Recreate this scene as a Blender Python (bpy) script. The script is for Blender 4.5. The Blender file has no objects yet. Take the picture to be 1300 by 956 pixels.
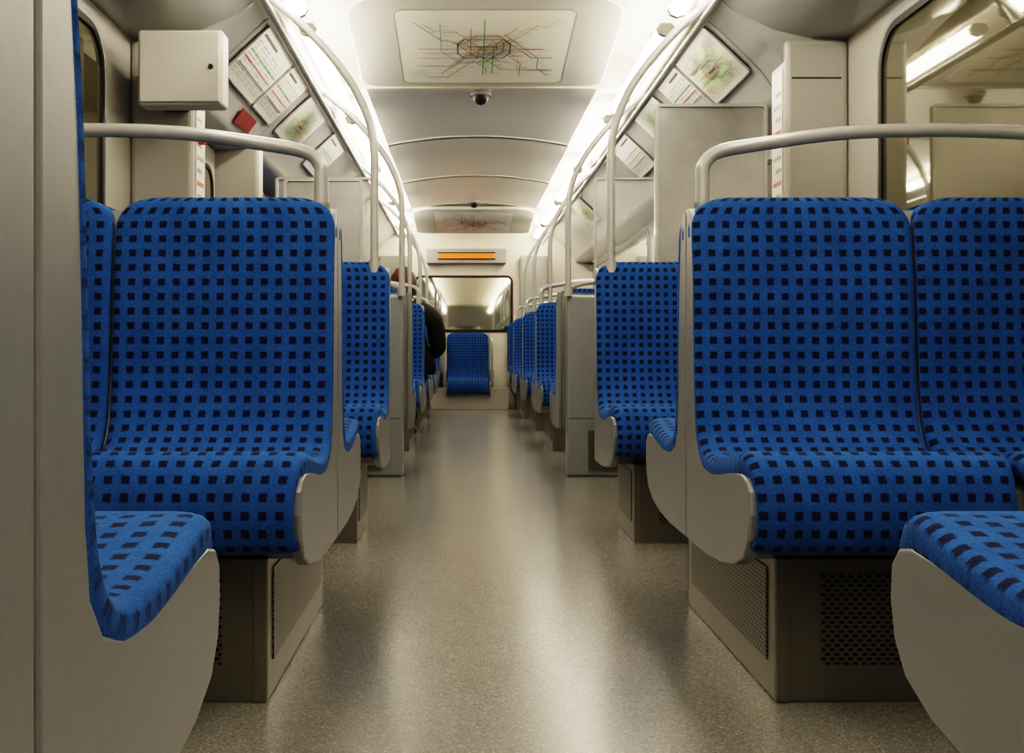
import bpy, math, random
from mathutils import Vector, Matrix
random.seed(4)
scene=bpy.context.scene
H=.65; F=1350.0; CX=.09
LA,RA=-.28,.49      # aisle faces of the seat shells
WL,WR=-1.29,1.48      # side walls
Y0,Y1=-12.0,12.32
# ---------------------------------------------------------------- materials
def new_mat(name):
    m=bpy.data.materials.new(name); m.use_nodes=True
    nt=m.node_tree; b=nt.nodes['Principled BSDF']
    return m,nt,b
def plain(name,col,rough=.5,metal=0,spec=.5,noise=0,nscale=20,bump=0,emit=0,ecol=None,coat=0):
    m,nt,b=new_mat(name)
    b.inputs['Base Color'].default_value=(*col,1)
    b.inputs['Roughness'].default_value=rough
    b.inputs['Metallic'].default_value=metal
    b.inputs['Specular IOR Level'].default_value=spec
    b.inputs['Coat Weight'].default_value=coat
    if emit:
        b.inputs['Emission Color'].default_value=(*(ecol or col),1)
        b.inputs['Emission Strength'].default_value=emit
    if noise or bump:
        tc=nt.nodes.new('ShaderNodeTexCoord'); n=nt.nodes.new('ShaderNodeTexNoise')
        n.inputs['Scale'].default_value=nscale; n.inputs['Detail'].default_value=5
        nt.links.new(tc.outputs['Object'],n.inputs['Vector'])
        if noise:
            r=nt.nodes.new('ShaderNodeMix'); r.data_type='RGBA'
            r.inputs[6].default_value=(*[c*(1-noise) for c in col],1)
            r.inputs[7].default_value=(*[min(1,c*(1+noise)) for c in col],1)
            nt.links.new(n.outputs['Fac'],r.inputs[0]); nt.links.new(r.outputs[2],b.inputs['Base Color'])
        if bump:
            bp=nt.nodes.new('ShaderNodeBump'); bp.inputs['Strength'].default_value=bump; bp.inputs['Distance'].default_value=.002
            nt.links.new(n.outputs['Fac'],bp.inputs['Height']); nt.links.new(bp.outputs['Normal'],b.inputs['Normal'])
    return m
def mth(nt,op,a,b=None):
    n=nt.nodes.new('ShaderNodeMath'); n.operation=op
    for i,v in enumerate([a,b]):
        if v is None: continue
        if isinstance(v,(int,float)): n.inputs[i].default_value=v
        else: nt.links.new(v,n.inputs[i])
    return n.outputs[0]
def fabric_mat():
    m,nt,b=new_mat('blue_fabric')
    tc=nt.nodes.new('ShaderNodeTexCoord')
    ns=nt.nodes.new('ShaderNodeTexNoise'); ns.inputs['Scale'].default_value=4; ns.inputs['Detail'].default_value=3
    nt.links.new(tc.outputs['UV'],ns.inputs['Vector'])
    sep=nt.nodes.new('ShaderNodeSeparateXYZ'); nt.links.new(tc.outputs['UV'],sep.inputs[0])
    off=mth(nt,'MULTIPLY',mth(nt,'SUBTRACT',ns.outputs['Fac'],.5),.16)
    masks=[]
    for o,wd in ((sep.outputs[0],.25),(sep.outputs[1],.25)):
        fr=mth(nt,'FRACT',mth(nt,'ADD',o,off))
        d=mth(nt,'ABSOLUTE',mth(nt,'SUBTRACT',fr,.5))
        mr=nt.nodes.new('ShaderNodeMapRange'); mr.inputs[1].default_value=wd-.05; mr.inputs[2].default_value=wd+.03; mr.inputs[3].default_value=1; mr.inputs[4].default_value=0
        nt.links.new(d,mr.inputs[0]); masks.append(mr.outputs[0])
    mask=mth(nt,'MULTIPLY',masks[0],masks[1])
    n2=nt.nodes.new('ShaderNodeTexNoise'); n2.inputs['Scale'].default_value=14; n2.inputs['Detail'].default_value=6; n2.inputs['Roughness'].default_value=.7
    nt.links.new(tc.outputs['Object'],n2.inputs['Vector'])
    n3=nt.nodes.new('ShaderNodeTexNoise'); n3.inputs['Scale'].default_value=260; n3.inputs['Detail'].default_value=3
    nt.links.new(tc.outputs['Object'],n3.inputs['Vector'])
    mx=nt.nodes.new('ShaderNodeMix'); mx.data_type='RGBA'
    mx.inputs[6].default_value=(.002,.016,.08,1); mx.inputs[7].default_value=(.050,.165,.43,1)
    nt.links.new(mth(nt,'ADD',mth(nt,'MULTIPLY',n2.outputs['Fac'],.5),mth(nt,'MULTIPLY',n3.outputs['Fac'],.5)),mx.inputs[0])
    m2=nt.nodes.new('ShaderNodeMix'); m2.data_type='RGBA'
    nt.links.new(mth(nt,'MULTIPLY',mask,.95),m2.inputs[0]); nt.links.new(mx.outputs[2],m2.inputs[6]); m2.inputs[7].default_value=(.011,.011,.032,1)
    nt.links.new(m2.outputs[2],b.inputs['Base Color'])
    b.inputs['Roughness'].default_value=.9; b.inputs['Specular IOR Level'].default_value=.15
    b.inputs['Sheen Weight'].default_value=.12; b.inputs['Sheen Tint'].default_value=(.3,.5,1,1)
    bp=nt.nodes.new('ShaderNodeBump'); bp.inputs['Strength'].default_value=.7; bp.inputs['Distance'].default_value=.002
    nt.links.new(n3.outputs['Fac'],bp.inputs['Height']); nt.links.new(bp.outputs['Normal'],b.inputs['Normal'])
    return m
def perf_mat():
    m,nt,b=new_mat('perforated_steel')
    tc=nt.nodes.new('ShaderNodeTexCoord'); sep=nt.nodes.new('ShaderNodeSeparateXYZ')
    nt.links.new(tc.outputs['UV'],sep.inputs[0])
    u=mth(nt,'DIVIDE',sep.outputs[0],.017); v=mth(nt,'DIVIDE',sep.outputs[1],.0085)
    row=mth(nt,'MODULO',mth(nt,'FLOOR',v),2.0)
    fu=mth(nt,'SUBTRACT',mth(nt,'FRACT',mth(nt,'ADD',u,mth(nt,'MULTIPLY',row,.5))),.5)
    fv=mth(nt,'SUBTRACT',mth(nt,'FRACT',v),.5)
    d=mth(nt,'ADD',mth(nt,'POWER',mth(nt,'MULTIPLY',mth(nt,'ABSOLUTE',fu),1/.33),2.0),mth(nt,'POWER',mth(nt,'MULTIPLY',mth(nt,'ABSOLUTE',fv),1/.36),2.0))
    hole=mth(nt,'LESS_THAN',d,1.0)
    m2=nt.nodes.new('ShaderNodeMix'); m2.data_type='RGBA'; nt.links.new(hole,m2.inputs[0])
    m2.inputs[6].default_value=(.27,.255,.225,1); m2.inputs[7].default_value=(.004,.004,.004,1)
    nt.links.new(m2.outputs[2],b.inputs['Base Color'])
    b.inputs['Roughness'].default_value=.35
    nt.links.new(mth(nt,'MULTIPLY',mth(nt,'SUBTRACT',1.0,hole),.85),b.inputs['Metallic'])
    return m
def floor_mat():
    m,nt,b=new_mat('speckled_floor')
    tc=nt.nodes.new('ShaderNodeTexCoord')
    v=nt.nodes.new('ShaderNodeTexVoronoi'); v.inputs['Scale'].default_value=340
    nt.links.new(tc.outputs['Object'],v.inputs['Vector'])
    s=nt.nodes.new('ShaderNodeSeparateColor'); nt.links.new(v.outputs['Color'],s.inputs[0])
    cr=nt.nodes.new('ShaderNodeValToRGB'); e=cr.color_ramp.elements
    e[0].position=0; e[0].color=(.10,.10,.092,1); e[1].position=1; e[1].color=(.28,.278,.26,1)
    for p,c in ((.18,(.148,.147,.137,1)),(.82,(.182,.18,.168,1))):
        x=cr.color_ramp.elements.new(p); x.color=c
    nt.links.new(s.outputs[0],cr.inputs[0])
    n=nt.nodes.new('ShaderNodeTexNoise'); n.inputs['Scale'].default_value=2.0; n.inputs['Detail'].default_value=3
    nt.links.new(tc.outputs['Object'],n.inputs['Vector'])
    mr=nt.nodes.new('ShaderNodeMapRange'); mr.inputs[1].default_value=.2; mr.inputs[2].default_value=.8; mr.inputs[3].default_value=.93; mr.inputs[4].default_value=1.07
    nt.links.new(n.outputs['Fac'],mr.inputs[0])
    mx=nt.nodes.new('ShaderNodeVectorMath'); mx.operation='SCALE'
    nt.links.new(cr.outputs[0],mx.inputs[0]); nt.links.new(mr.outputs[0],mx.inputs['Scale'])
    nt.links.new(mx.outputs[0],b.inputs['Base Color'])
    b.inputs['Roughness'].default_value=.25
    b.inputs['Specular IOR Level'].default_value=1.0
    return m
M={}
M['fab']=fabric_mat(); M['perf']=perf_mat(); M['floor']=floor_mat()
M['shell']=plain('grey_seat_shell',(.225,.232,.24),.33,.1,noise=.05,nscale=60,bump=.1)
M['steel']=plain('brushed_steel',(.30,.285,.25),.32,.85,noise=.08,nscale=9)
M['wall']=plain('beige_wall_panel',(.37,.358,.33),.38,noise=.03,nscale=3)
M['cream']=plain('cream_ceiling_paint',(.72,.68,.58),.4,noise=.02,nscale=3)
M['cove']=plain('cove_panel_grey',(.32,.318,.31),.25,noise=.03,nscale=3,coat=.3)
M['metal']=plain('satin_aluminium_ceiling',(.76,.755,.73),.28,.65,noise=.04,nscale=1.5)
M['bulk']=plain('map_bulkhead_grey',(.60,.585,.54),.35,.15)
M['pole']=plain('grab_pole_paint',(.38,.38,.37),.26,.1,.6,coat=.3)
M['rub']=plain('black_rubber',(.012,.011,.01),.5)
M['gap']=plain('dark_joint',(.05,.047,.04),.7)
M['glass']=plain('night_window_glass',(.17,.16,.11),.035,.55,.8,coat=.6)
M['glass2']=plain('end_window_glass',(.68,.68,.60),.03,1.0,.8)
M['box']=plain('cabinet_paint',(.47,.46,.42),.4,noise=.02,nscale=5)
M['part']=plain('partition_grey_laminate',(.20,.212,.23),.3,noise=.04,nscale=40)
M['tube']=plain('fluorescent_diffuser',(1,.9,.75),.4,emit=24,ecol=(1,.895,.73))
M['white']=plain('map_paper',(.80,.78,.70),.35,noise=.03,nscale=4)
M['paper']=plain('poster_paper',(.55,.54,.50),.35,noise=.04,nscale=9)
M['k']=plain('ink_black',(.05,.05,.05),.5); M['r']=plain('ink_red',(.55,.08,.05),.5); M['dr']=plain('dark_red_trim',(.16,.012,.01),.4)
M['g']=plain('ink_green',(.10,.38,.12),.5); M['p']=plain('ink_purple',(.35,.16,.4),.5)
M['y']=plain('ink_yellow',(.72,.52,.10),.5); M['n']=plain('ink_grey',(.28,.28,.27),.5); M['lb']=plain('ink_blue',(.14,.32,.58),.5)
M['lg']=plain('park_tint',(.42,.52,.32),.5)
M['or']=plain('led_orange',(.6,.14,.02),.5,emit=.6,ecol=(1,.17,.015))
M['frost']=plain('scratched_panel',(.31,.308,.295),.25,.55,noise=.22,nscale=14,bump=.15)
M['hair']=plain('brown_hair',(.06,.022,.01),.6,noise=.4,nscale=80,bump=.6)
M['jacket']=plain('black_jacket',(.006,.006,.007),.75,noise=.2,nscale=60,bump=.5)
M['skin']=plain('skin',(.48,.26,.18),.5); M['eye']=plain('eye_white',(.6,.6,.58),.3); M['jean']=plain('dark_jeans',(.02,.025,.04),.8); M['lip']=plain('lips',(.35,.1,.09),.5)
def clear():
    m,nt,b=new_mat('clear_glass')
    b.inputs['Base Color'].default_value=(.9,.92,.88,1)
    b.inputs['Roughness'].default_value=.04; b.inputs['Alpha'].default_value=.16; b.inputs['Specular IOR Level'].default_value=.9
    return m
M['clear']=clear()
# ---------------------------------------------------------------- helpers
def empty(name,loc=(0,0,0)):
    e=bpy.data.objects.new(name,None); e.location=loc; e.empty_display_size=.1
    scene.collection.objects.link(e); return e
def parent(o,p):
    if p is not None:
        o.parent=p; o.matrix_parent_inverse=Matrix.Translation(-Vector(p.location))
def mk(name,vs,fs,mat,par=None,uvs=None,smooth=False,bevel=0,seg=2,mats=None,mi=None,boxuv=False):
    me=bpy.data.meshes.new(name); me.from_pydata([tuple(v) for v in vs],[],fs)
    for m in (mats or [mat]): me.materials.append(M[m])
    me.validate(); me.update()
    if mi:
        for p,i in zip(me.polygons,mi): p.material_index=i
    if uvs is not None:
        ul=me.uv_layers.new(name='UVMap')
        for l in me.loops: ul.data[l.index].uv=uvs[l.vertex_index]
    if boxuv:
        ul=me.uv_layers.new(name='UVMap')
        for p in me.polygons:
            n=p.normal; a=max(range(3),key=lambda i:abs(n[i]))
            for li in p.loop_indices:
                c=me.vertices[me.loops[li].vertex_index].co
                ul.data[li].uv={0:(c.y,c.z),1:(c.x,c.z),2:(c.x,c.y)}[a]
    o=bpy.data.objects.new(name,me); scene.collection.objects.link(o)
    import bmesh
    bm=bmesh.new(); bm.from_mesh(me); bmesh.ops.recalc_face_normals(bm,faces=bm.faces); bm.to_mesh(me); bm.free()
    if smooth:
        for p in me.polygons: p.use_smooth=True
    if bevel:
        md=o.modifiers.new('b','BEVEL'); md.width=bevel; md.segments=seg; md.limit_method='ANGLE'; md.angle_limit=math.radians(40)
        md.harden_normals=False
    parent(o,par); return o
def box(name,a,b,mat,par=None,bevel=0,boxuv=False,seg=2):
    x0,y0,z0=a; x1,y1,z1=b
    vs=[(x,y,z) for x in(x0,x1) for y in(y0,y1) for z in(z0,z1)]
    fs=[(0,1,3,2),(4,6,7,5),(0,4,5,1),(2,3,7,6),(0,2,6,4),(1,5,7,3)]
    return mk(name,vs,fs,mat,par,bevel=bevel,boxuv=boxuv,seg=seg)
def prism(name,pts,f,t0,t1,mat,par=None,bevel=0,seg=2,smooth=False):
    n=len(pts)
    vs=[f(u,v,t0) for u,v in pts]+[f(u,v,t1) for u,v in pts]
    fs=[tuple(range(n)),tuple(range(2*n-1,n-1,-1))]+[(i,(i+1)%n,n+(i+1)%n,n+i) for i in range(n)]
    return mk(name,vs,fs,mat,par,bevel=bevel,seg=seg,smooth=smooth)
def ring(name,outer,inner,f,t0,t1,mat,par=None):
    n=len(outer); vs=[]
    for t in (t0,t1):
        vs+=[f(u,v,t) for u,v in outer]+[f(u,v,t) for u,v in inner]
    fs=[]
    for i in range(n):
        j=(i+1)%n
        fs+=[(i,j,n+j,n+i),(2*n+i,3*n+i,3*n+j,2*n+j),(i,2*n+i,2*n+j,j),(n+i,n+j,3*n+j,3*n+i)]
    return mk(name,vs,fs,mat,par)
def rr(u0,v0,u1,v1,r,n=6):
    out=[]
    for cx,cy,a0 in ((u1-r,v1-r,0),(u0+r,v1-r,90),(u0+r,v0+r,180),(u1-r,v0+r,270)):
        for i in range(n+1):
            a=math.radians(a0+90*i/n); out.append((cx+r*math.cos(a),cy+r*math.sin(a)))
    return out
def catmull(P,n=8):
    P=[Vector(p) for p in P]; Q=[P[0]*2-P[1]]+P+[P[-1]*2-P[-2]]; out=[]
    for i in range(1,len(Q)-2):
        a,b,c,d=Q[i-1:i+3]
        for k in range(n):
            t=k/n
            out.append(.5*((2*b)+(c-a)*t+(2*a-5*b+4*c-d)*t*t+(3*b-a-3*c+d)*t**3))
    out.append(P[-1]); return out
def tube(name,P,r,mat,par=None,smooth_pts=True,n=8):
    pts=catmull(P,n) if smooth_pts else [Vector(p) for p in P]
    cu=bpy.data.curves.new(name,'CURVE'); cu.dimensions='3D'; cu.bevel_depth=r; cu.bevel_resolution=5; cu.use_fill_caps=True
    s=cu.splines.new('POLY'); s.points.add(len(pts)-1)
    for q,p in zip(s.points,pts): q.co=(*p,1)
    s.use_smooth=True
    cu.materials.append(M[mat]); o=bpy.data.objects.new(name,cu); scene.collection.objects.link(o)
    parent(o,par); return o
def ext(name,prof,y0,y1,mat,par=None,smooth=False):
    n=len(prof); vs=[(x,y0,z) for x,z in prof]+[(x,y1,z) for x,z in prof]
    return mk(name,vs,[(i,i+1,n+i+1,n+i) for i in range(n-1)],mat,par,smooth=smooth)
def mx(x): return 2*CX-x       # mirror about the car centre
def XP(X): return lambda u,v,t:(X+t,u,v)
def YP(Y): return lambda u,v,t:(u,Y+t,v)
# ---------------------------------------------------------------- floor, walls
box('floor',(WL-.05,Y0,-.06),(WR+.05,Y1,0),'floor')
box('wall_left',(WL-.05,Y0,0),(WL,Y1,2.28),'wall'); box('wall_right',(WR,Y0,0),(WR+.05,Y1,2.28),'wall')
box('wall_back',(WL,Y0-.05,0),(WR,Y0,2.28),'part'); box('wall_front',(WL,Y1,0),(WR,Y1+.05,2.28),'cream')
# ---------------------------------------------------------------- ceiling
ce=empty('ceiling',(CX,5,2.2))
ZH=lambda a:a+H
box('roof',(WL,Y0,2.28),(WR,Y1,2.33),'cream',ce)
for s,(y0,y1,hi) in enumerate(((Y0,5.58,True),(5.58,10.42,False),(10.42,Y1,True))):
    if hi:
        ztop=1.55 if s==0 else 1.46
        R=[(CX,ZH(ztop)),(.80,ZH(ztop)),(.90,ZH(ztop-.03)),(.94,ZH(ztop-.08)),(.945,ZH(1.38))]
    else:
        R=[(.70,ZH(1.395)),(.73,ZH(1.41)),(.80,ZH(1.415)),(.89,ZH(1.41)),(.935,ZH(1.40)),(.945,ZH(1.38))]
    ext('trough_right',R,y0,y1,'cream',ce,True); ext('trough_left',[(mx(x),z) for x,z in R],y0,y1,'cream',ce,True)
box('step',(-.76,5.575,ZH(1.38)),(.94,5.60,ZH(1.58)),'cream',ce)
yb=[5.6,7.2,8.8,10.42]
for i in range(3):
    a,b=yb[i],yb[i+1]
    n=16; vs=[]
    for y,dz in ((a,0),(b-.02,.012)):
        for k in range(n+1):
            q=2*k/n-1; vs.append((CX+.61*q,y,ZH(1.385+dz+.06*(1-q*q))))
    mk('ceiling_panel',vs,[(k,k+1,n+2+k,n+1+k) for k in range(n)],'metal',ce,smooth=True)
    vs=[]
    for dz in (-.02,.03):
        for k in range(n+1):
            q=2*k/n-1; vs.append((CX+.61*q,b-.019,ZH(1.41+dz+.06*(1-q*q))))
    mk('ceiling_joint',vs,[(k,k+1,n+2+k,n+1+k) for k in range(n)],'metal',ce)
# coves
win_prof=[(.945,1.38),(1.0,1.355),(1.08,1.30),(1.2,1.245),(1.33,1.215),(1.485,1.205)]
door_prof=[(.945,1.38),(.99,1.36),(1.06,1.30),(1.15,1.215),(1.22,1.14),(1.27,1.07),(1.285,1.03),(1.485,1.02)]
for y0,y1,pr in ((Y0,4.13,win_prof),(4.13,Y1,door_prof)):
    R=[(x,ZH(z)) for x,z in pr]
    ext('cove_right',R,y0,y1,'cove',ce,True); ext('cove_left',[(mx(x),z) for x,z in R],y0,y1,'cove',ce,True)
for sg in (1,-1):
    pts=[(x,ZH(z)) for x,z in win_prof[1:]]+[(x,ZH(z)) for x,z in reversed(door_prof[1:])]
    if sg<0: pts=[(mx(x),z) for x,z in pts]
    prism('cove_endcap',pts,YP(4.12),0,.012,'cove',ce)
    for yy in (1.0,2.4,3.3,4.35,5.5,7.3,9.0,10.7):
        pr=win_prof if yy<4.1 else door_prof
        vs=[];
        for x,z in pr[:6]:
            X=x if sg>0 else mx(x)
            vs+=[(X-sg*.001,yy,ZH(z)-.0018),(X-sg*.001,yy+.007,ZH(z)-.0018)]
        mk('cove_joint',vs,[(2*i,2*i+1,2*i+3,2*i+2) for i in range(5)],'gap',ce)
    P=[(.935,ZH(1.40)),(.955,ZH(1.36)),(.945,ZH(1.335)),(.92,ZH(1.33)),(.905,ZH(1.345)),(.905,ZH(1.365))]
    if sg<0:P=[(mx(x),z) for x,z in P]
    ext('light_housing',P,Y0,Y1,'cream',ce,True)
# ---------------------------------------------------------------- lights
for k in range(-5,9):
    ya=-2.4+1.7*k
    yb2=min(ya+1.42,12.25)
    for sg in (1,-1):
        f=lambda x:x if sg>0 else mx(x)
        e=empty('ceiling_light',(f(.82),(ya+yb2)/2,ZH(1.34)))
        P=[(f(x-.035),ZH(z-.045)) for x,z in ((.825,1.375),(.835,1.352),(.86,1.342),(.89,1.352),(.90,1.378),(.885,1.395),(.84,1.395))]
        prism('diffuser',P,lambda u,v,t:(u,t,v),ya,yb2,'tube',e)
        for q in (ya-.03,yb2):
            prism('end_cap',P,lambda u,v,t:(u,t,v),q,q+.03,'cove',e)
        for q in (ya+.3,yb2-.3):
            box('bracket',(f(.83)-.008,q,ZH(1.345)),(f(.83)+.008,q+.03,ZH(1.412)),'cove',e)
# ---------------------------------------------------------------- maps on bulkheads
def ribbons(name,O,U,V,N,lines,par,mats):
    vs=[];fs=[];mi=[]
    O,U,V,N=map(Vector,(O,U,V,N))
    for q,(pts,w,m) in enumerate(lines):
        h=.0012+.00001*q
        for (a,b) in zip(pts[:-1],pts[1:]):
            A=O+U*a[0]+V*a[1]+N*h; B=O+U*b[0]+V*b[1]+N*h
            d=(B-A)
            if d.length<1e-6: continue
            d.normalize(); s=N.cross(d).normalized()*w*.5; A2=A-d*w*.3; B2=B+d*w*.3
            i=len(vs); vs+=[A2-s,A2+s,B2+s,B2-s]; fs.append((i,i+1,i+2,i+3)); mi.append(mats.index(m))
    return mk(name,vs,fs,None,par,mats=mats,mi=mi)
def metro(w,h,seed,lw=.0055):
    rnd=random.Random(seed); L=[]; c=(w*.5,h*.48)
    cols=['g','r','y','p','k','lb','g','n','r','n','y','p','k','n','g','lb','n','r','y','k']
    gx=w/26; gy=h/16
    for i,col in enumerate(cols):
        best=None
        for tr_ in range(8):
            a=2*math.pi*i/len(cols)+rnd.uniform(-.1,.1)
            di=round(a/(math.pi/4))
            x=c[0]+gx*round(rnd.uniform(-5,5)); y=c[1]+gy*round(rnd.uniform(-3,3)); pts=[(x,y)]
            for s in range(7):
                d=(di+rnd.choice([0,0,0,1,-1]))*math.pi/4; l=rnd.uniform(1.4,3.6)
                x2=x+gx*l*round(math.cos(d)*1.3)*.95; y2=y+gy*l*round(math.sin(d)*1.3)*.9
                if not(.05*w<x2<.95*w and .08*h<y2<.92*h): break
                pts.append((x2,y2)); x,y=x2,y2
            if best is None or len(pts)>len(best): best=pts
        pts=best
        if len(pts)>1:
            L.append((pts,lw*rnd.uniform(.6,.95),col))
            for (p,q) in zip(pts[:-1],pts[1:]):
                for t in (.3,.7):
                    X_=p[0]+(q[0]-p[0])*t; Y_=p[1]+(q[1]-p[1])*t
                    L.append(([(X_-.0025,Y_),(X_+.0025,Y_)],.005,'n'))
                    if X_+.06<w: L.append(([(X_+.008,Y_+.01),(X_+rnd.uniform(.03,.055),Y_+.01)],.003,'n'))
    ringp=[]
    for sx,sy in ((-3,-2),(3,-2),(4,-1),(4,1),(3,2),(-3,2),(-4,1),(-4,-1),(-3,-2)): ringp.append((c[0]+sx*gx,c[1]+sy*gy))
    L.append((ringp,lw*1.1,'k')); L.append(([(c[0]-10*gx,c[1]),(c[0]+9*gx,c[1])],lw,'r')); L.append(([(c[0],c[1]-6*gy),(c[0],c[1]+6*gy)],lw,'g'))
    L.append(([(c[0]-2.5*gx,c[1]-.5*gy),(c[0]+2*gx,c[1]-.5*gy)],.009,'k'))
    for q in range(4): L.append(([(.04*w,h*(.88-.03*q)),(.16*w,h*(.88-.03*q))],.003,'n'))
    return L
MK=['k','r','g','p','y','n','lb','white','lg']
for (ya,za,yb_,zb,wd) in ((4.50,1.505,5.52,1.372,.62),(10.5,1.40,11.75,1.30,.62)):
    e=empty('ceiling_map_panel',(CX,(ya+yb_)/2,ZH((za+zb)/2)))
    L=math.hypot(yb_-ya,zb-za); V=Vector((0,(yb_-ya)/L,(zb-za)/L)); U=Vector((1,0,0)); N=Vector((0,V.z,-V.y))
    O=Vector((CX,ya,ZH(za)))
    pts=[]
    r=.22
    for i in range(9):
        a=math.radians(270-90*i/8); pts.append((-wd+r+r*math.cos(a),r+r*math.sin(a)))
    r2=.08
    for i in range(5):
        a=math.radians(180-90*i/4); pts.append((-wd+r2+r2*math.cos(a),L-r2+r2*math.sin(a)))
    pts+=[(-u,v) for u,v in reversed(pts)]
    prism('bulkhead_panel',pts,lambda u,v,t:tuple(O+U*u+V*v-N*t),0,.035,'bulk',e,bevel=.012,seg=3)
    mw=.80; m0=.13; mh=L-.20
    prism('map_sheet',rr(-mw/2,m0,mw/2,m0+mh,.04),lambda u,v,t:tuple(O+U*u+V*v+N*t),.0,.004,'white',e)
    ring('map_border',rr(-mw/2-.004,m0-.004,mw/2+.004,m0+mh+.004,.044),rr(-mw/2,m0,mw/2,m0+mh,.04),lambda u,v,t:tuple(O+U*u+V*v+N*t),.0,.005,'n',e)
    ribbons('map_lines',O+U*(-mw/2)+V*m0+N*.004,U,V,N,metro(mw,mh,int(ya*10)),e,MK)
# security domes
for y,zz in ((5.95,1.44),(10.3,1.45)):
    e=empty('security_camera_dome',(CX,y,ZH(zz)))
    vs=[];fs=[]; n=20
    for j in range(7):
        a=math.pi/2*j/6
        for i in range(n):
            t=2*math.pi*i/n; vs.append((CX+.045*math.cos(a)*math.cos(t),y+.045*math.cos(a)*math.sin(t),ZH(zz)-.012-.05*math.sin(a)))
    for j in range(6):
        for i in range(n): fs.append((j*n+i,j*n+(i+1)%n,(j+1)*n+(i+1)%n,(j+1)*n+i))
    mk('dome',vs,fs,'rub',e,smooth=True)
    prism('dome_flange',[(CX+.058*math.cos(2*math.pi*i/24),y+.058*math.sin(2*math.pi*i/24)) for i in range(24)],lambda u,v,t:(u,v,ZH(zz)+t),-.014,.004,'n',e)
# posters on the door coves
def poster(side,y0,y1,p0,p1,seed,kind,name='route_map_poster'):
    f=(lambda x:x) if side>0 else mx
    A=Vector((f(p0[0]),y0,ZH(p0[1]))); B=Vector((f(p1[0]),y0,ZH(p1[1])))
    V=(A-B); h=V.length; V.normalize(); U=Vector((0,1,0))
    N=U.cross(V);
    if N.z>0: N=-N
    w=y1-y0; O=B+N*.006
    e=empty(name,tuple(O+U*w/2+V*h/2))
    fm=lambda u,v,t:tuple(O+U*u+V*v+N*t)
    prism('sheet',rr(0,0,w,h,.012),fm,0,.004,'paper',e)
    ring('sheet_edge',rr(-.006,-.006,w+.006,h+.006,.018),rr(0,0,w,h,.012),fm,-.001,.006,'cove',e)
    rnd=random.Random(seed); L=[]
    if kind=='text':
        L.append(([(.03,h*.9),(w*.5,h*.9)],.012,'k'))
        for c in range(6):
            x=w*(.05+.155*c)
            for q in range(11):
                yy=h*(.78-.065*q); L.append(([(x,yy),(x+w*rnd.uniform(.05,.12),yy)],.004,'n'))
        for q,c in ((.45,'r'),(.3,'k'),(.6,'g')): L.append(([(w*.05,h*q),(w*.95,h*q)],.004,c))
    else:
        prism('print_ground',[(w*(.5+.4*math.cos(a*.524)*(1+.12*rnd.random())),h*(.48+.36*math.sin(a*.524)*(1+.12*rnd.random()))) for a in range(12)],fm,.004,.0045,'lg',e)
        L=metro(w,h,seed,.003)
    ribbons('print',O+N*.005,U,V,N,L,e,MK)
for sd in (1,-1):
    poster(sd,4.42,5.0,(1.0,1.352),(1.19,1.172),11+sd,'text' if sd<0 else 'map')
    poster(sd,5.04,5.46,(1.0,1.352),(1.19,1.172),21+sd,'text')
    poster(sd,5.62,6.2,(1.0,1.352),(1.19,1.172),31+sd,'map')
    poster(sd,6.6,7.15,(1.0,1.352),(1.19,1.172),41+sd,'text')
    poster(sd,9.3,9.9,(1.0,1.352),(1.19,1.172),61+sd,'map')
e=empty('red_notice',(mx(1.245),5.1,ZH(1.1)))
A_=Vector((mx(1.215)+.006,4.95,ZH(1.135))); B_=Vector((mx(1.262)+.006,4.95,ZH(1.072))); V_=(B_-A_)
prism('red_sheet',rr(0,0,.30,1,.03),lambda u,v,t:tuple(A_+Vector((t,u,-t))+V_*v),0,.003,'dr',e)
# ---------------------------------------------------------------- windows
def window(idx,side,y0,y1,z0=.93,z1=1.79):
    X=WR if side>0 else WL; s=-side
    e=empty('window_%d'%idx,(X,(y0+y1)/2,(z0+z1)/2)); f=XP(X)
    prism('glass',rr(y0+.02,z0+.02,y1-.02,z1-.02,.13,10),f,s*.001,s*.008,'glass',e)
    ring('rubber_seal',rr(y0,z0,y1,z1,.15,10),rr(y0+.025,z0+.025,y1-.025,z1-.025,.125,10),f,0,s*.018,'rub',e)
    ring('frame',rr(y0-.03,z0-.03,y1+.03,z1+.03,.18,10),rr(y0,z0,y1,z1,.15,10),f,0,s*.012,'cove',e)
i=1
for sd in (1,-1):
    for a,b in ((-9.5,-6.5),(-6.0,-3.0),(-2.6,.45),(.95,3.76),(5.75,8.2),(8.5,11.9)):
        window(i,sd,a,b,z1=1.78 if b<4 else 1.62); i+=1
e=empty('window_%d'%i,(0,Y1,1.2)); f=YP(Y1)
wx0,wx1,wz0,wz1=-.56,.53,.90,1.50
prism('glass',rr(wx0,wz0,wx1,wz1,.05),f,-.012,-.002,'glass2',e)
ring('rubber_seal',rr(wx0-.02,wz0-.02,wx1+.02,wz1+.02,.07),rr(wx0,wz0,wx1,wz1,.05),f,-.02,0,'rub',e)
ring('red_trim',rr(wx0-.03,wz0-.03,wx1+.03,wz1+.03,.08),rr(wx0-.02,wz0-.02,wx1+.02,wz1+.02,.07),f,-.012,0,'dr',e)
i+=1; e=empty('window_%d'%i,(0,Y0,1.2)); f=YP(Y0)
prism('glass',rr(wx0,wz0,wx1,wz1,.05),f,.002,.012,'glass',e)
ring('rubber_seal',rr(wx0-.02,wz0-.02,wx1+.02,wz1+.02,.07),rr(wx0,wz0,wx1,wz1,.05),f,0,.02,'rub',e)
tr=empty('trim_2',(0,Y1,1.2))
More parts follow.
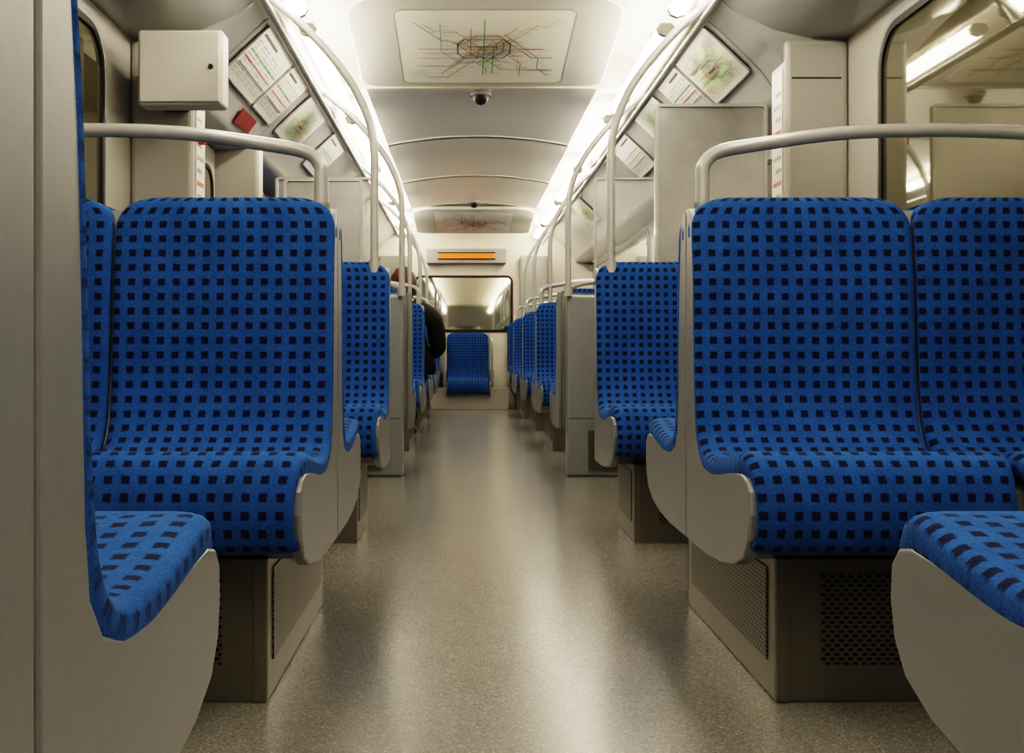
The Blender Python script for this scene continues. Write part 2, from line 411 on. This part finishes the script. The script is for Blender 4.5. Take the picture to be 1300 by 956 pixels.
box('end_pillar_r',(.64,Y1-.12,.0),(.95,Y1,1.75),'wall',tr,.01); box('end_pillar_l',(-.98,Y1-.12,0),(-.66,Y1,1.75),'wall',tr,.01)
e=empty('destination_display',(0,Y1-.1,1.75))
box('housing',(-.44,Y1-.12,1.66),(.48,Y1-.001,1.83),'wall',e,.012); box('led_panel',(-.29,Y1-.13,1.715),(.33,Y1-.12,1.775),'or',e)
box('bezel_top',(-.31,Y1-.135,1.775),(.35,Y1-.12,1.787),'rub',e);box('bezel_bottom',(-.31,Y1-.135,1.703),(.35,Y1-.12,1.715),'rub',e)
# ---------------------------------------------------------------- doors + pillars
def door(idx,side,y0,y1):
    X=WR if side>0 else WL; s=-side; f=XP(X); e=empty('door_%d'%idx,(X,(y0+y1)/2,.9)); ym=(y0+y1)/2
    for a,b in ((y0,ym-.004),(ym+.004,y1)):
        prism('leaf',rr(a,.012,b,1.66,.02),f,s*.001,s*.03,'wall',e)
        prism('leaf_glass',rr(a+.09,.72,b-.09,1.54,.09,8),f,s*.03,s*.036,'glass',e)
        ring('leaf_seal',rr(a+.07,.70,b-.07,1.56,.11,8),rr(a+.09,.72,b-.09,1.54,.09,8),f,s*.03,s*.042,'rub',e)
    box('door_seal',(min(X+s*.001,X+s*.04),ym-.01,.012),(max(X+s*.001,X+s*.04),ym+.01,1.66),'rub',e)
    for q in (ym-.05,ym+.05):
        tube('door_handle',[(X+s*.03,q,.95),(X+s*.06,q,.97),(X+s*.06,q,1.2),(X+s*.03,q,1.22)],.011,'pole',e)
    prism('door_button',[(ym+.07+.025*math.cos(a/16*6.283),1.02+.025*math.sin(a/16*6.283)) for a in range(16)],f,s*.03,s*.045,'g',e)
for k,sd in enumerate((1,-1)):
    door(k+1,sd,4.36,5.36)
    X=WR if sd>0 else WL; s=-sd
    for n_,(a,b) in enumerate(((4.095,4.29),(5.40,5.52))):
        tr=empty('trim_%d'%(3+2*k+n_),(X,a,.9))
        xa,xb=sorted((X,X+s*.245))
        box('door_pillar',(xa,a,0),(xb,b,1.853 if n_==0 else 1.70),'wall',tr,.02,seg=3)
        if n_==0:
            xa,xb=sorted((X+s*.03,X+s*.22)); box('pillar_joint',(xa,a-.002,1.70),(xb,a+.002,1.706),'gap',tr)
            xi=X+s*.245
            xa,xb=sorted((xi,xi+s*.004)); box('notice_strip',(xa,a+.03,1.05),(xb,b-.03,1.75),'paper',tr)
            for q in range(12): box('notice_text',(min(xi+s*.004,xi+s*.005),a+.045,1.1+.05*q),(max(xi+s*.004,xi+s*.005),b-.05-.03*(q%2),1.115+.05*q),'r' if q%4==0 else 'n',tr)
            xa,xb=sorted((xi,xi+s*.03)); box('emergency_handle',(xa,a+.06,1.46),(xb,a+.09,1.50),'r',tr,.006)
# equipment cabinet
e=empty('equipment_cabinet',(-1.0,3.9,1.65))
box('cabinet_body',(-1.17,3.80,1.53),(-.865,3.90,1.80),'box',e,.012,seg=3)
box('cabinet_door',(-1.16,3.79,1.54),(-.875,3.80,1.79),'box',e,.004)
prism('cabinet_lock',[(-.905+.009*math.cos(a/12*6.283),1.665+.009*math.sin(a/12*6.283)) for a in range(12)],lambda u,v,t:(u,3.79+t,v),-.006,0,'rub',e)
box('cabinet_mount',(-1.15,3.90,1.57),(-1.06,4.09,1.76),'gap',e)
# ---------------------------------------------------------------- seats
PITCH=.0315
fab_prof=[(-.098,.90),(-.099,.955),(-.094,.978),(-.080,.987),(-.064,.980),(-.053,.955),(-.044,.91),(-.031,.82),(-.024,.72),(-.018,.62),(-.012,.56),(0,.51),(.020,.475),(.05,.452),(.10,.443),(.18,.447),(.26,.460),(.32,.471),(.36,.472),(.392,.458),(.413,.43),(.426,.39),(.428,.35),(.42,.315),(.402,.298)]
def fabric(name,x0,x1,base,f,par):
    P=[(p.x,p.y) for p in catmull([Vector((a,b,0)) for a,b in fab_prof],3)]
    m=len(P); T=[];arc=[0]
    for i in range(m):
        a=Vector(P[max(0,i-1)]); b=Vector(P[min(m-1,i+1)]); d=(b-a).normalized(); T.append((-d.y,d.x))
        if i: arc.append(arc[-1]+(Vector(P[i])-Vector(P[i-1])).length)
    w=x1-x0
    cols=[(.004,-.045),(.001,-.032),(0,-.020),(.003,-.011),(.010,-.005),(.022,-.0015),(.042,0)]
    mid=[(w*k/12,0) for k in range(2,11)]
    cols=cols+[(c,d) for c,d in mid if .055<c<w-.055]+[(w-c,d) for c,d in reversed(cols)]
    vs=[];uv=[]
    for i,(s,z) in enumerate(P):
        nx,nz=T[i]
        dist=max(0,z-.917); r=.07; insT=r-math.sqrt(max(0,r*r-min(r,dist)**2)) if dist>0 else 0
        q=max(0,(s-.33))/.10; insN=.014*q*q if s>.33 else 0
        back=min(1,max(0,(z-.46)/.08)) if s<.1 else min(1,max(0,(.455-z)/.05)) if s>.36 else 0
        dk=1-.5*back
        for c,d in cols:
            ins=insT+insN
            cc=c/w; x=x0+ins+(w-2*ins)*cc
            hol=.010*(1-(2*cc-1)**2) if .49<z<.94 and i>9 else 0
            k=min(1,(z-.49)/.1)*min(1,(.94-z)/.1) if hol else 0
            ss=s+nx*d*dk-hol*k; zz=z+nz*d*dk
            sad=.006*(1-(2*cc-1)**2) if (.06<s<.36 and z>.4) else 0
            vs.append((x,base+f*ss,zz-sad)); uv.append((c/PITCH+.2,arc[i]/PITCH))
    nc=len(cols)
    fs=[(i*nc+j,i*nc+j+1,(i+1)*nc+j+1,(i+1)*nc+j) for i in range(m-1) for j in range(nc-1)]
    return mk(name,vs,fs,'fab',par,uvs=uv,smooth=True)
side_half=[(.08,.235),(.20,.243),(.30,.258),(.368,.284),(.399,.32),(.410,.365),(.406,.405),(.387,.425),(.35,.432),(.26,.426),(.14,.410),(.06,.412),(.01,.428),(-.018,.462),(-.028,.52),(-.032,.60),(-.034,.70),(-.038,.80),(-.048,.88),(-.060,.925),(-.076,.952),(-.098,.965)]
def inner_half():
    return [(.09,.24),(.26,.262),(.345,.31),(.375,.35),(.372,.40),(.33,.42),(.10,.402),(.02,.425),(-.025,.50),(-.052,.62),(-.065,.80),(-.08,.935),(-.09,.96)]
def seat_unit(side,yc,halves=(-1,1),handle=True,ped=True,name='upholstered_bench',nseat=2,a=None,dz=0):
    A=(RA if side>0 else LA) if a is None else a
    e=empty(name,(A+side*.5,yc,.4)); W=nseat*.481+.012
    X=lambda d:A+side*d
    g=.12
    def place(half,f): return [(yc+f*(g+s),z) for s,z in half]
    n_=inner_half()
    for f in halves:
        o=place(side_half,f)+[(yc+f*.003,.967),(yc+f*.003,.235)]
        prism('aisle_side_panel',o,lambda u,v,t:(X(t),u,v),0.003,.028,'shell',e,bevel=.005,seg=3)
        prism('wall_side_panel',o,lambda u,v,t:(X(t),u,v),W-.02,W,'shell',e,bevel=.005)
        prism('seat_body',place(n_,f)+[(yc+f*.001,.96),(yc+f*.001,.24)],lambda u,v,t:(X(t),u,v),.028,W-.02,'shell',e)
        for k in range(nseat):
            d0=.001+k*.481; xs=sorted((X(d0),X(d0+.475)))
            fabric('seat_fabric',xs[0],xs[1],yc+f*g,f,e)
    if ped:
        y0=yc-.40 if -1 in halves else yc
        y1=yc+.36 if 1 in halves else yc
        if halves==(-1,): y0=yc-.44; y1=yc-.06
        if halves==(1,): y0=yc+.03; y1=yc+.40
        xs=sorted((X(.085),X(W-.03)))
        box('pedestal',(xs[0],y0,0.0),(xs[1],y1,.268),'steel',e,.004)
        xa=X(.085); xb=xa-side*.003; q=sorted((xa,xb))
        box('perforated_side',(q[0],y0+.05,.065),(q[1],y1-.05,.24),'perf',e,boxuv=True)
        for yy,sg in ((y0,-1),(y1,1)):
            for pr_ in (sorted((X(.085+.085),X(.085+.28))),sorted((X(.085+.42),X(.085+.68)))):
                ya=sorted((yy,yy+sg*.003))
                box('perforated_end',(pr_[0],ya[0],.07),(pr_[1],ya[1],.238),'perf',e,boxuv=True)
            ya=sorted((yy,yy+sg*.006)); xp=sorted((X(.085),X(.085+.026)))
            box('corner_post',(xp[0],ya[0],0.001),(xp[1],ya[1],.267),'steel',e,.002)
    if handle:
        zb=.95; yy=yc
        P=[(X(.04),yy,zb),(X(.04),yy,1.03),(X(.043),yy,1.065),(X(.075),yy,1.094),(X(.17),yy,1.112),(X(.35),yy,1.136),(X(.56),yy,1.143),(X(.76),yy,1.136),(X(.88),yy,1.12),(X(.94),yy,1.10)]
        tube('grab_handle',P,.0155,'pole',e)
        tube('handle_socket',[(X(.04),yy,zb-.005),(X(.04),yy,zb+.03)],.020,'shell',e,False)
        tube('handle_wall_foot',[(X(.94),yy,1.102),(X(.94),yy,.94)],.0155,'pole',e,False)
    e.location.z+=dz
    return e
for sd in (1,-1):
    for yc in (-6.04,-4.36,-2.68,-.98,.705,2.37): seat_unit(sd,yc)
    seat_unit(sd,4.05,(-1,),handle=False)
    seat_unit(sd,5.66,(1,),handle=False)
    for yc in (7.35,9.03,10.68): seat_unit(sd,yc)
    seat_unit(sd,12.29,(-1,),handle=False)
e=seat_unit(1,12.29,(-1,),handle=False,ped=False,name='end_seat',nseat=1,a=-.205,dz=-.12)
box('end_bench_box',(-.16,11.98,.12),(.24,12.28,.26),'box',e,.008)
for x in (-.225,.305):
    tube('armrest',[(x,12.22,.78),(x,12.0,.78),(x,11.93,.75),(x,11.92,.6),(x,11.95,.42)],.014,'pole',e)
    box('armrest_foot',(x-.018,11.93,.12),(x+.018,12.28,.44),'shell',e,.005)
tr=empty('baseboard_front',(0,11.88,.1)); box('end_riser',(-.38,11.84,0),(.49,11.90,.245),'wall',tr,.005)
# ---------------------------------------------------------------- draught screens at doorways
def screen(side,yc,glass,cab=False):
    A=RA if side>0 else LA; X=lambda d:A+side*d
    e=empty('draught_screen',(X(.5),yc,.6))
    (g0,g1,zt,mat)=glass; zl=.97
    a,b=sorted((X(g0),X(g1)))
    prism('upper_panel',rr(a,zl+.02,b,zt,.01),YP(yc),-.004,.004,mat,e)
    ring('upper_frame',rr(a-.012,zl+.008,b+.012,zt+.012,.018),rr(a,zl+.02,b,zt,.01),YP(yc),-.012,.012,'pole',e)
    for q in (a+.05,b-.05): box('frame_bracket',(q-.015,yc-.01,.935),(q+.015,yc+.01,.985),'pole',e)
    if cab:
        xs=sorted((X(.04),X(.74))); box('cabinet_body',(xs[0],yc-.07,0),(xs[1],yc+.03,.94),'part',e,.014,seg=3)
        xs=sorted((X(.15),X(.36))); box('vent',(xs[0],yc-.074,.03),(xs[1],yc-.07,.24),'perf',e,boxuv=True)
        xs=sorted((X(.05),X(.36))); box('panel_joint',(xs[0],yc-.0715,.30),(xs[1],yc-.069,.304),'gap',e)
        P=[(X(.06),yc-.03,.93),(X(.06),yc-.03,.965),(X(.08),yc-.03,.99),(X(.16),yc-.03,1.01),(X(.35),yc-.03,1.02),(X(.7),yc-.03,1.02)]
        tube('top_handle',P,.015,'pole',e)
    return e
screen(1,4.075,(.25,.655,1.585,'frost'))
screen(-1,4.075,(.12,.40,1.30,'frost'))
for sd in (1,-1): screen(sd,5.58,(.20,.70,1.55,'clear'),True)
# ---------------------------------------------------------------- poles
def pole(side,y,z0=.93,xo=.06):
    A=RA if side>0 else LA; X=lambda d:A+side*d
    e=empty('grab_pole',(X(xo),y,1.4))
    tube('pole_tube',[(X(xo),y,z0),(X(xo),y,1.2),(X(xo),y,1.38),(X(xo+.015),y,1.50),(X(xo+.075),y,1.64),(X(xo+.17),y,1.77),(X(xo+.28),y,1.885),(X(xo+.40),y,1.985)],.0155,'pole',e)
    tube('pole_flange',[(X(xo),y,z0-.01),(X(xo),y,z0+.035)],.022,'pole',e,False)
for sd in (1,-1):
    pole(sd,4.0,.955); pole(sd,5.5,.945,.045)
    for y in (7.35,9.03,10.68): pole(sd,y,.95,.10)
    f=(lambda x:x) if sd>0 else mx
    e=empty('ceiling_grab_rail',(f(.80),6,ZH(1.2)))
    tube('rail',[(f(.88),Y0+.3,ZH(1.22)),(f(.88),12.1,ZH(1.22))],.0145,'pole',e,False)
    for y in (-1.0,.7,2.4,4.0,5.5,7.35,9.03,10.68,12.0):
        tube('rail_hanger',[(f(.88),y,ZH(1.22)),(f(.895),y,ZH(1.25)),(f(.925),y,ZH(1.30)),(f(.935),y,ZH(1.34))],.010,'pole',e)
# ---------------------------------------------------------------- passenger (seated, back to camera)
def skin(name,V,E,R,mat,par,root=0,sub=2):
    me=bpy.data.meshes.new(name); me.from_pydata(V,E,[]); me.materials.append(M[mat])
    o=bpy.data.objects.new(name,me); scene.collection.objects.link(o)
    sk=o.modifiers.new('skin','SKIN'); sk.use_smooth_shade=True
    ss=o.modifiers.new('s','SUBSURF'); ss.levels=sub; ss.render_levels=sub
    for i,r in enumerate(R):
        d=me.skin_vertices[0].data[i]; d.radius=(r,r) if not isinstance(r,tuple) else r; d.use_root=(i==root)
    parent(o,par); return o
px,py=-.425,7.64
pe=empty('seated_passenger',(px,py,.6))
V=[(px,py+.02,.56),(px,py,.67),(px,py-.01,.80),(px,py-.005,.91),(px+.005,py+.01,1.0),
   (px+.13,py,.935),(px+.21,py+.01,.885),(px+.235,py+.05,.66),(px+.15,py+.27,.63),(px+.10,py+.33,.62),
   (px-.13,py,.935),(px-.205,py+.01,.885),(px-.23,py+.06,.70),(px-.13,py+.26,.63),(px-.08,py+.32,.62),
   (px+.16,py+.02,.57),(px+.212,py+.03,.48)]
E=[(0,1),(1,2),(2,3),(3,4),(3,5),(5,6),(6,7),(7,8),(8,9),(3,10),(10,11),(11,12),(12,13),(13,14),(0,15),(15,16)]
R=[(.18,.12),(.165,.115),(.17,.115),(.13,.09),(.06,.06),.085,.078,.065,.045,.038,.085,.078,.065,.045,.038,.075,.04]
skin('jacket_body',V,E,R,'jacket',pe)
V=[(px,py+.03,.55),(px+.09,py+.07,.54),(px+.07,py+.42,.51),(px+.03,py+.42,.28),(px+.02,py+.42,.10),(px-.10,py+.07,.54),(px-.14,py+.42,.51),(px-.14,py+.42,.28),(px-.14,py+.42,.10)]
skin('trousers',V,[(0,1),(1,2),(2,3),(3,4),(0,5),(5,6),(6,7),(7,8)],[.11,.085,.062,.055,.042,.085,.062,.055,.042],'jean',pe)
for q in (.02,-.14):
    skin('shoe',[(px+q,py+.40,.05),(px+q,py+.48,.047),(px+q,py+.58,.04)],[(0,1),(1,2)],[.045,.045,.035],'rub',pe)
for sg,(hx,hy,hz) in ((1,(px+.10,py+.33,.62)),(-1,(px-.08,py+.32,.62))):
    skin('hand_palm',[(hx,hy,hz),(hx-sg*.02,hy+.045,hz-.008),(hx-sg*.03,hy+.085,hz-.015)],[(0,1),(1,2)],[(.024,.02),(.036,.016),(.038,.014)],'skin',pe)
    for k,l in enumerate((.068,.078,.072,.056)):
        bx=hx-sg*.03-sg*(k-1.5)*.019; by=hy+.085
        skin('finger_%d'%(k+1),[(bx,by-.01,hz-.014),(bx,by+l*.45,hz-.012),(bx,by+l*.78,hz-.028),(bx,by+l,hz-.046)],[(0,1),(1,2),(2,3)],[.0095,.009,.0082,.007],'skin',pe,sub=1)
    skin('thumb',[(hx-sg*.045,hy+.03,hz-.01),(hx-sg*.072,hy+.06,hz-.015),(hx-sg*.075,hy+.09,hz-.02)],[(0,1),(1,2)],[.0115,.010,.0085],'skin',pe,sub=1)
hc=Vector((px-.015,py+.02,1.125))
def blob(name,c,fn,mat,nu=28,nv=20):
    vs=[];fs=[]
    for j in range(nv+1):
        ph=math.pi*j/nv
        for i in range(nu):
            th=2*math.pi*i/nu; d=Vector((math.sin(ph)*math.cos(th),math.sin(ph)*math.sin(th),math.cos(ph)))
            vs.append(c+fn(d))
    for j in range(nv):
        for i in range(nu): fs.append((j*nu+i,j*nu+(i+1)%nu,(j+1)*nu+(i+1)%nu,(j+1)*nu+i))
    return mk(name,vs,fs,mat,pe,smooth=True)
def headf(d):
    v=Vector((d.x*.075,d.y*.095,d.z*.115))
    if d.z<0: v.x*=1-.28*(-d.z); v.y*=1-.15*(-d.z)
    if d.y>.2: v.y-=.006
    nose=math.exp(-((d.x/.13)**2+((d.z+.12)/.2)**2)) if d.y>0 else 0
    v.y+=.024*nose
    sock=(math.exp(-(((abs(d.x)-.38)/.16)**2+((d.z-.05)/.14)**2))) if d.y>0 else 0
    v.y-=.007*sock
    return v
blob('head',hc,headf,'skin',40,30)
from mathutils import noise as nz_
def hairf(d):
    k=1.14+.07*nz_.noise(d*5)
    v=Vector((d.x*.084*k,d.y*.098*k,d.z*.115*k))
    if d.z<0: v.x*=1-.05*(-d.z)
    v.y-=.018
    if d.y>.25 and d.z<.45: v*=.8
    return v
blob('hair',hc+Vector((0,0,.004)),hairf,'hair',40,30)
for sg in (1,-1):
    blob('ear',hc+Vector((sg*.078,.0,-.01)),lambda d:Vector((d.x*.01,d.y*.018,d.z*.03)),'skin',12,10)
    blob('eye',hc+Vector((sg*.028,.078,.006)),lambda d:d*.0125,'eye',14,10)
    blob('pupil',hc+Vector((sg*.028,.087,.006)),lambda d:d*.0055,'rub',10,8)
blob('mouth',hc+Vector((0,.083,-.055)),lambda d:Vector((d.x*.023,d.y*.006,d.z*.006)),'lip',16,8)
# ---------------------------------------------------------------- world, camera
w=bpy.data.worlds.new('night'); scene.world=w; w.use_nodes=True
w.node_tree.nodes['Background'].inputs[0].default_value=(.01,.01,.012,1)
cam=bpy.data.cameras.new('camera'); co=bpy.data.objects.new('camera',cam); scene.collection.objects.link(co)
co.location=(0,0,H); co.rotation_euler=(math.radians(90),0,0)
cam.sensor_width=36; cam.lens=36*F/1300; cam.shift_x=60/1300; cam.shift_y=-32/1300; cam.clip_start=.02
scene.camera=co
scene.view_settings.view_transform='Filmic'
for lk in ('Very High Contrast','Filmic - Very High Contrast','High Contrast'):
    try: scene.view_settings.look=lk; break
    except Exception as ex: print(ex)
scene.view_settings.exposure=.0
